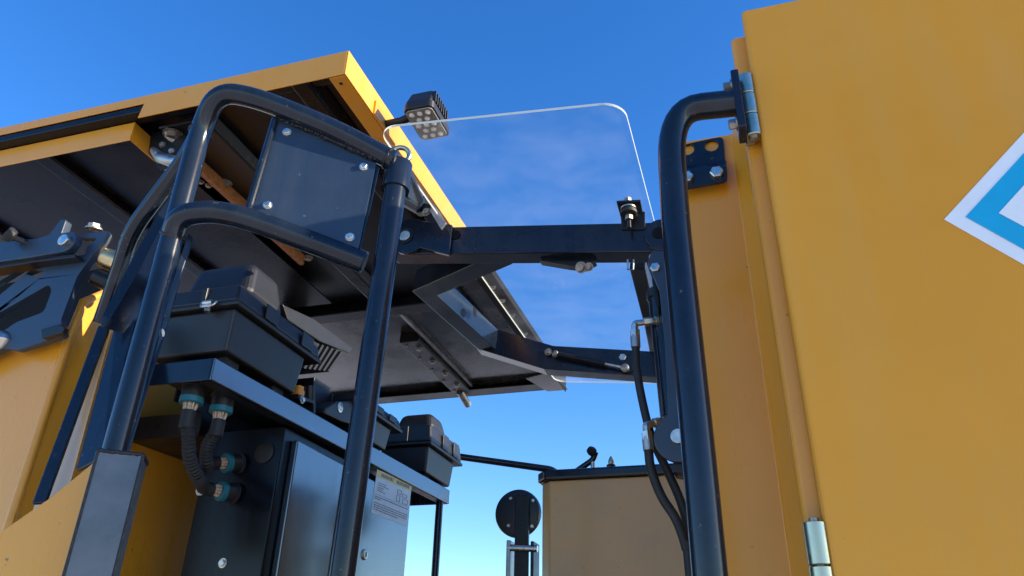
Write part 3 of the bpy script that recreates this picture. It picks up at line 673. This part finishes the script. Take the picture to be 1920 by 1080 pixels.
# ladder stiles next to the leg
t2 = thing('ladder_channel', 'dusty black steel channel with rounded top beside the handrail leg', 'channel', AT(140,885,1.25))
plate('channel_web', [AT(222,584,1.44), AT(256,584,1.43), AT(190,862,1.215), AT(140,888,1.215)], FWD*.03, 'black_paint', t2, bevel=.006)
tag(rectsweep('flat_bar', [AT(196,612,1.50), AT(74,945,1.27)], .022, .008, 'black_paint', None, -FWD, .002), 'narrow black flat bar left of the dusty channel', 'bar')
# ================================================================== square tube and low yellow panel in the bottom-left corner
sq = AT(231,858,1.165); sc = W(sq.x,sq.y,0); zt_ = sq.z
t = thing('square_tube', 'open-topped square steel tube at the foot of the handrail', 'tube', W(sc.x,sc.y,DK))
hw = .031; yw = Matrix.Rotation(.62, 3, 'Z')
def sqp(u, v, z): p = yw @ Vector((u, v, 0)); return Vector((sc.x+p.x, sc.y+p.y, z))
loop = lambda s, z: [sqp(-s,-s,z), sqp(s,-s,z), sqp(s,s,z), sqp(-s,s,z)]
plate('wall', [sqp(u, v, zt_) for u, v in ((-hw,-hw),(hw,-hw),(hw,hw),(-hw,hw))], -Z*(zt_-CZ-DK), 'primer_grey', t, [[sqp(u, v, zt_) for u, v in ((-hw+.005,-hw+.005),(hw-.005,-hw+.005),(hw-.005,hw-.005),(-hw+.005,hw-.005))]], .0025)
rwt = random.Random(8); rim = []
for k in range(4):
    A_, B_ = [(-1,-1),(1,-1),(1,1),(-1,1)][k], [(-1,-1),(1,-1),(1,1),(-1,1)][(k+1) % 4]
    for i in range(14): f_ = i/14; rim.append(sqp(hw*lerp(A_[0],B_[0],f_), hw*lerp(A_[1],B_[1],f_), zt_+rwt.uniform(-.001,.001)))
tube('burr_edge', rim+[rim[0]], .0028, 'weld', t, 8, rf=lambda i, n: .8+.4*abs(math.sin(i*1.7)))
for c_ in (-1,1): tube('edge_weld', [sqp(c_*hw,-hw,CZ+DK), sqp(c_*hw,-hw,zt_)], .0022, 'weld', t, 8)
pp = thing('lower_guard_panel', 'glossy yellow guard panel in the bottom left corner', 'panel', AT(40,1080,1.0))
PN = Vector((.15,-1,.0)).normalized(); PP0 = AT(120,1000,1.13)
def pq(x, y): return HP(x, y, PP0, PN)
plate('panel', [pq(-260,1185), pq(18,986), pq(96,932), pq(189,856), pq(128,1100), pq(95,1220), pq(-260,1300)], -PN*.004, 'yellow_paint', pp, bevel=.001)
tag(plate('guard_strip', [AT(176,640,1.545), AT(214,600,1.50), AT(132,905,1.30), AT(60,960,1.32)], FWD*.004, 'dusty_yellow', None), 'yellow strip showing between the flat bar and dusty channel', 'panel')

# ================================================================== tall post with eye bolt
t = thing('support_post', 'tall black tube post topped by a collar and eye bolt', 'post', W(-.603,1.086,DK))
ptop = AT(742,345,1.47); pbase = W(-.618,1.085,DK)
tube('tube', [pbase, ptop], .0208, 'black_paint', t, 32)
dirp = (ptop-pbase).normalized()
cc = AT(744,334,1.48)
lathe('collar', cc-dirp*.028, dirp, [(0,.0225),(0,.0268),(.060,.0268),(.062,.0255),(.062,.006)], 'black_paint', t, 32)
ec = cc+dirp*.0535
ring = [ec+RT*(.0185*math.cos(a))+(UP*.9+FWD*.4).normalized()*(.0185*math.sin(a)) for a in [2*math.pi*k/36 for k in range(37)]]
tube('eye_bolt', ring, .0052, 'zinc_yellow', t, 12)
plate('collar_lug', [AT(764,318,1.49), AT(771,320,1.50), AT(795,377,1.52), AT(786,388,1.52), AT(765,372,1.49)], FWD*.02, 'black_paint', t, bevel=.004)

# ================================================================== right side: yellow house, door, hinges
DY = .99
t = thing('cab_housing', 'tall yellow housing wall behind the right grab handle', 'housing', W(.3,1.5,DK))
fa_ = 1.30
xl = HY(1320,700,fa_).x; xc = HY(1432,700,fa_).x; ztop = HY(1330,258,fa_).z-CZ
xd = .092
plate('front_wall', [W(xl,fa_,DK), W(xc,fa_,DK), W(xd+.03,1.065,DK), W(xd+.036,1.07,DK), W(xc+.003,fa_+.006,DK), W(xl,fa_+.006,DK)], Z*(ztop-DK), 'yellow_paint', t, bevel=.002)
plate('left_wall', [W(xl,fa_+.007,DK), W(xl,2.0,DK), W(xl,2.0,.40), W(xl,fa_+.30,.40), W(xl,fa_+.10,ztop), W(xl,fa_+.007,ztop)], X*.006, 'yellow_paint', t, bevel=.001)
plate('main_shell', [W(.135,1.075,DK), W(2.2,1.075,DK), W(2.2,2.6,DK), W(.26,2.6,DK)], Z*(1.04-DK), 'yellow_paint', t, bevel=.01)
t = thing('access_hatch', 'large yellow access hatch with blue and white diamond decal, right side', 'hatch', W(.8,DY,DK))
dx0 = .074; dz1 = HY(1400,17,DY).z-CZ
door = box('hatch_panel', (dx0,1.9), (DY,DY+.03), (DK+.02,dz1), 'yellow_door_paint', t, .006, 3)
box('edge_fold', (dx0-.022,dx0+.05), (DY+.031,DY+.05), (DK+.02,dz1-.025), 'yellow_paint', t, .008, 4)
box('gasket', (dx0+.004,dx0+.03), (DY+.051,DY+.064), (DK+.02,dz1-.06), 'rubber', t, .004)
def dq(x, y, off): p = HY(x, y, DY-off); return p
T0 = dq(1770,412,0); du = (dq(1920,249,0)-T0).normalized(); dv = (dq(1920,497,0)-T0).normalized(); DL = .40
for nm_, tip, off, mt_ in (('decal_border',(1770,412),.0010,'sticker_white'), ('decal_band',(1810,408),.0020,'sticker_blue'), ('decal_centre',(1872,402),.0030,'sticker_white')):
    k_ = (dq(*tip,0)-T0).length/(du+dv).length; T = T0+(du+dv)*k_-Y*off; L_ = DL-2*k_
    plate(nm_, [T, T+du*L_, T+du*L_+dv*L_, T+dv*L_], Y*.0006, mt_, door, bevel=0)
def hinge(label, z0, z1, px_, nk=3, leaf=True):
    c = HY(px_, 0, DY+.012)
    tt = thing('door_hinge', label, 'hinge', W(HXX, DY+.008, z0), 'hinges of the yellow door')
    n = nk; hh = (z1-z0)/n
    for k in range(n):
        za, zb = z0+hh*k, z0+hh*(k+1)
        lathe('knuckle', W(HXX,DY+.010,za+.0008), Z, [(0,.0125),(.001,.0138),(hh-.0026,.0138),(hh-.0016,.0125)], 'zinc_yellow', tt, 24)
    lathe('hinge_pin', W(HXX,DY+.010,z0-.004), Z, [(0,.006),(.001,.008),(.004,.008),(z1-z0+.004,.006),(z1-z0+.008,.006)], 'dull_steel', tt, 16)
    box('leaf', (HXX-.012,HXX+.002), (DY+.025,DY+.03), (z0+.002,z1-.002), 'zinc_yellow', tt, .001)
    return tt
HXX = HY(1407,200,DY+.01).x-.002
z_a = HY(1412,252,DY).z-CZ; z_b = HY(1402,136,DY).z-CZ
hinge('zinc door hinge at the top of the yellow door beside the flange', z_a, z_b, 1407)
z_b2 = HY(1530,974,DY-.005).z-CZ
HXX = HY(1531,1000,DY-.002).x
hinge('zinc door hinge at the bottom edge of the yellow door', z_b2-.20, z_b2, 1531, 4)
# grab handle
t = thing('grab_handle', 'thick black bent tube grab handle left of the yellow door', 'handle', W(-.06,1.0,DK))
gx = AT(1281,640,1.11); gz = AT(1262,232,1.26)
GY = .985
gp = [HY(1340,1130,GY), HY(1330,1040,GY), HY(1262,400,GY), HY(1258,222,GY), HY(1380,196,GY)]
g0 = HY(1300,760,GY); g1 = HY(1262,420,GY)
gxm = (g0.x+g1.x)/2
corner = HY(1254,204,GY)
tube('bar', [W(HY(1324,1000,GY).x,GY,DK), HY(1310,850,GY), HY(1267,420,GY), HY(1254,206,GY), HY(1382,193,GY)], .0212, 'black_paint', t, 32, [.05,.05,.115])
fl = HY(1384,200,GY)
box('flange', (fl.x-.005,fl.x+.007), (GY-.022,GY+.022), (HY(1388,254,GY).z-CZ,HY(1380,147,GY).z-CZ), 'black_paint', t, .002)
for yy in (165,235):
    p = HY(1374 if yy == 165 else 1380, yy, GY); bolt(Vector((fl.x-.0052,GY-.004,p.z)), -X, .0085, t, 'dull_steel', hgt=1.3)
# lifting bracket on the house
t = thing('lifting_bracket', 'black folded bracket with two round holes and two white bolts', 'bracket', HY(1322,350,fa_-.01))
f0 = fa_-.007
up_p = smooth_loop([HY(1262,278,f0-.0), HY(1356,255,f0), HY(1360,308,f0), HY(1264,318,f0)], .012)
hl = [circle(HY(1334,273,f0), X, Z, .0135, 24), circle(HY(1289,280,f0), X, Z, .0135, 24)]
plate('upper_leaf', up_p, Y*.006, 'black_paint', t, hl, .001)
plate('fold', [HY(1264,311,f0-.001), HY(1362,300,f0-.001), HY(1362,312,f0-.02), HY(1264,323,f0-.02)], Vector((0,.005,-.003)), 'black_paint', t)
plate('lower_leaf', smooth_loop([HY(1264,322,f0-.02), HY(1363,310,f0-.02), HY(1364,340,f0-.02), HY(1262,358,f0-.02)], .010), Y*.006, 'black_paint', t)
for x_, y_ in ((1344,326),(1288,335)): bolt(HY(x_,y_,f0-.02), -Y, .013, t, 'zinc', washer=False, hgt=.8)
# bridge arm + cylinder on the right
AY = 1.33
def ar(x, y, a=AY): return HY(x, y, a)
t = thing('lift_arm', 'black lift arm plate with rounded foot behind the grab handle', 'arm', ar(1265,850))
lobe = arc(ar(1272,820), X, Z, .043, 4.9, 2.45, 14)
plate('arm_plate', [ar(1222,470), ar(1214,492), ar(1236,545), ar(1246,640), ar(1250,720), ar(1252,775)]+list(reversed(lobe))+[ar(1300,870), ar(1292,700), ar(1270,470)], Y*.012, 'dusty_black', t, bevel=.002)
cyl('foot_pin', ar(1272,820), ar(1272,820)-Y*.010, .013, 'zinc', t, bevel=.001); bolt(ar(1229,503), -Y, .010, t, 'zinc', washer=False)
plate('foot_block', [ar(1262,862,AY+.013), ar(1300,860,AY+.013), ar(1300,890,AY+.013), ar(1262,885,AY+.013)], Y*.05, 'black_steel', t)
t = thing('hydraulic_cylinder', 'slim black hydraulic cylinder alongside the lift arm', 'cylinder', ar(1250,770,1.40))
CYL = 1.42
cyl('barrel', ar(1238,560,CYL), ar(1262,785,CYL), .024, 'black_paint', t, bevel=.003); cyl('gland', ar(1236,545,CYL), ar(1238,562,CYL), .027, 'black_steel', t, bevel=.003)
cyl('rod', ar(1227,480,CYL), ar(1236,548,CYL), .012, 'zinc', t)
plate('rod_guard', [ar(1212,492,CYL-.04), ar(1222,492,CYL-.04), ar(1236,560,CYL-.04), ar(1236,600,CYL-.04), ar(1226,560,CYL-.04), ar(1222,520,CYL-.04)], Y*.02, 'black_steel', t)
def fitting(root, p_in, p_el, p_dn):
    dn = (p_dn-p_el).normalized(); ax = (p_in-p_el).normalized()
    tube('elbow', [p_in, p_el, lerp(p_el, p_dn, .45)], .0068, 'zinc', root, 10, .005)
    lathe('nut', lerp(p_el, p_in, .35), ax, [(0,.0092),(.016,.0092)], 'zinc', root, 6); lathe('nut', lerp(p_el, p_in, .78), ax, [(0,.0105),(.012,.0105)], 'galvanised', root, 6)
    lathe('nut', lerp(p_el, p_dn, .28), dn, [(0,.0102),(.015,.0102)], 'zinc', root, 6)
    L_ = (p_dn-p_el).length
    cyl('ferrule', lerp(p_el, p_dn, .5), p_dn, .0095, 'galvanised', root, 20, .001)
FYA = 1.385
for lab_, pin, pel, pdn, hose in (
    ('long hydraulic hose hanging from the upper elbow fitting', (1240,600), (1190,607), (1192,652), [(1194,690),(1203,745),(1222,820),(1250,880),(1276,940),(1292,1000),(1298,1060)]),
    ('short hydraulic hose hanging from the lower elbow fitting', (1252,788), (1211,797), (1216,845), [(1221,880),(1240,930),(1268,975),(1287,1030),(1296,1100)])):
    root = thing('hydraulic_hose', lab_, 'hose', ar(1290,1000,FYA), 'hydraulic hoses of the lift cylinder')
    fy = FYA if pin[1] == 600 else FYA-.025
    P_in, P_el, P_dn = ar(*pin,CYL-.02), ar(*pel,fy), ar(*pdn,fy)
    fitting(root, P_in, P_el, P_dn)
    tube('hose', spline([P_dn-Z*0]+[ar(x,y,fy+.0005*i) for i, (x,y) in enumerate(hose)]+[W(ar(*hose[-1],fy).x+.01,fy,DK)], 8), .0078 if pin[1] == 600 else .0082, 'rubber', root, 18)

# ================================================================== yellow tank with black lid
TY = 1.95
def tk(x, y, a=TY): return HY(x, y, a)
t = thing('yellow_tank', 'yellow box tank with black lid in the lower middle', 'tank', W(-.2,2.2,DK))
tx0 = tk(1030,990).x; tx00 = tk(1011,990).x; zl = tk(1100,898).z-CZ; zl1 = tk(1100,879).z-CZ
build('tank_body', [W(tx0,TY,DK),W(.30,TY,DK),W(.30,2.08,DK),W(tx00,2.08,DK),W(tx00,TY+.028,DK),W(tx0,TY,zl),W(.30,TY,zl),W(.30,2.08,zl),W(tx00,2.08,zl),W(tx00,TY+.028,zl)],
      [(0,1,2,3,4),(9,8,7,6,5),(0,1,6,5),(1,2,7,6),(2,3,8,7),(3,4,9,8),(4,0,5,9)], 'dusty_yellow', t, .004)
plate('lid', [W(tx0-.012,TY-.012,zl+.0008),W(.31,TY-.012,zl+.0008),W(.31,2.09,zl+.0008),W(tx00-.012,2.09,zl+.0008),W(tx00-.012,TY+.024,zl+.0008)], Z*(zl1-zl), 'black_paint', t, bevel=.006)
t2 = thing('lid_handle', 'bent black lever with round knob on the tank lid', 'lever', W(tk(1110,878).x,2.03,zl1))
hk = lambda x, y: HY(x, y, 2.03)
tube('lever', [hk(1080,884), hk(1112,862), hk(1117,848)], .008, 'black_paint', t2, 14, .01)
lathe('knob', hk(1114,846)-Z*.006, Vector((-.4,-.6,.3)), [(0,.004),(.003,.012),(.012,.013),(.02,.010),(.021,.002)], 'rubber', t2, 18)
cyl('lever_post', hk(1112,884), hk(1111,866), .006, 'zinc', t2, 12)
t2 = thing('breather', 'small brass breather fitting standing on the tank lid', 'fitting', W(tk(1146,878).x,2.0,zl1))
bk = lambda x, y: HY(x, y, 2.0)
lathe('breather_base', bk(1146,882), Z, [(0,.012),(.014,.012),(.016,.008)], 'black_steel', t2, 18)
lathe('breather_tip', bk(1146,874), Z, [(0,.007),(.012,.008),(.020,.005),(.026,.002)], 'brass_pin', t2, 14)
# ================================================================== round mirror seen from behind
t = thing('round_mirror', 'round black convex mirror seen from behind, left of the tank', 'mirror', W(HY(978,1080,2.10).x,2.1,DK))
MY = 2.08
mk = lambda x, y, a=MY: HY(x, y, a)
mc = mk(969,961); r_m = (mk(1012,961)-mc).length
lathe('mirror_shell', mc-Y*.002, Y, [(0,.01),(.0005,r_m*.8),(.004,r_m*.96),(.012,r_m),(.02,r_m),(.022,r_m*.96)], 'black_plastic', t, 40)
for dx_, dy_ in ((-11,-26),(31,-22),(-15,25),(29,26)): bolt(mk(969+dx_,961+dy_)-Y*.0008, -Y, .005, t, 'zinc', washer=False)
box('arm', (mk(970,960).x-.002,mk(994,960).x), (MY-.016,MY-.004), (DK,mk(980,931).z-CZ), 'black_steel', t, .002)
box('side_bracket', (mk(955,1040).x,mk(962,1040).x), (MY-.03,MY+.03), (DK,mk(958,1016).z-CZ), 'galvanised', t, .002)
box('side_bracket', (mk(1000,1040).x,mk(1006,1040).x), (MY-.03,MY+.03), (DK,mk(1000,1018).z-CZ), 'black_steel', t, .002)
cyl('clamp_bolt', mk(953,1027,MY-.022), mk(1008,1029,MY-.022), .009, 'zinc', t)
# far handrail tube
tag(tube('far_rail', [HY(780,845,2.75), HY(1045,882,2.75), W(HY(1045,882,2.75).x+.3,2.75,DK)], .013, 'black_paint', None, 16, .04), 'thin dark rail running from the boxes to the tank', 'rail')
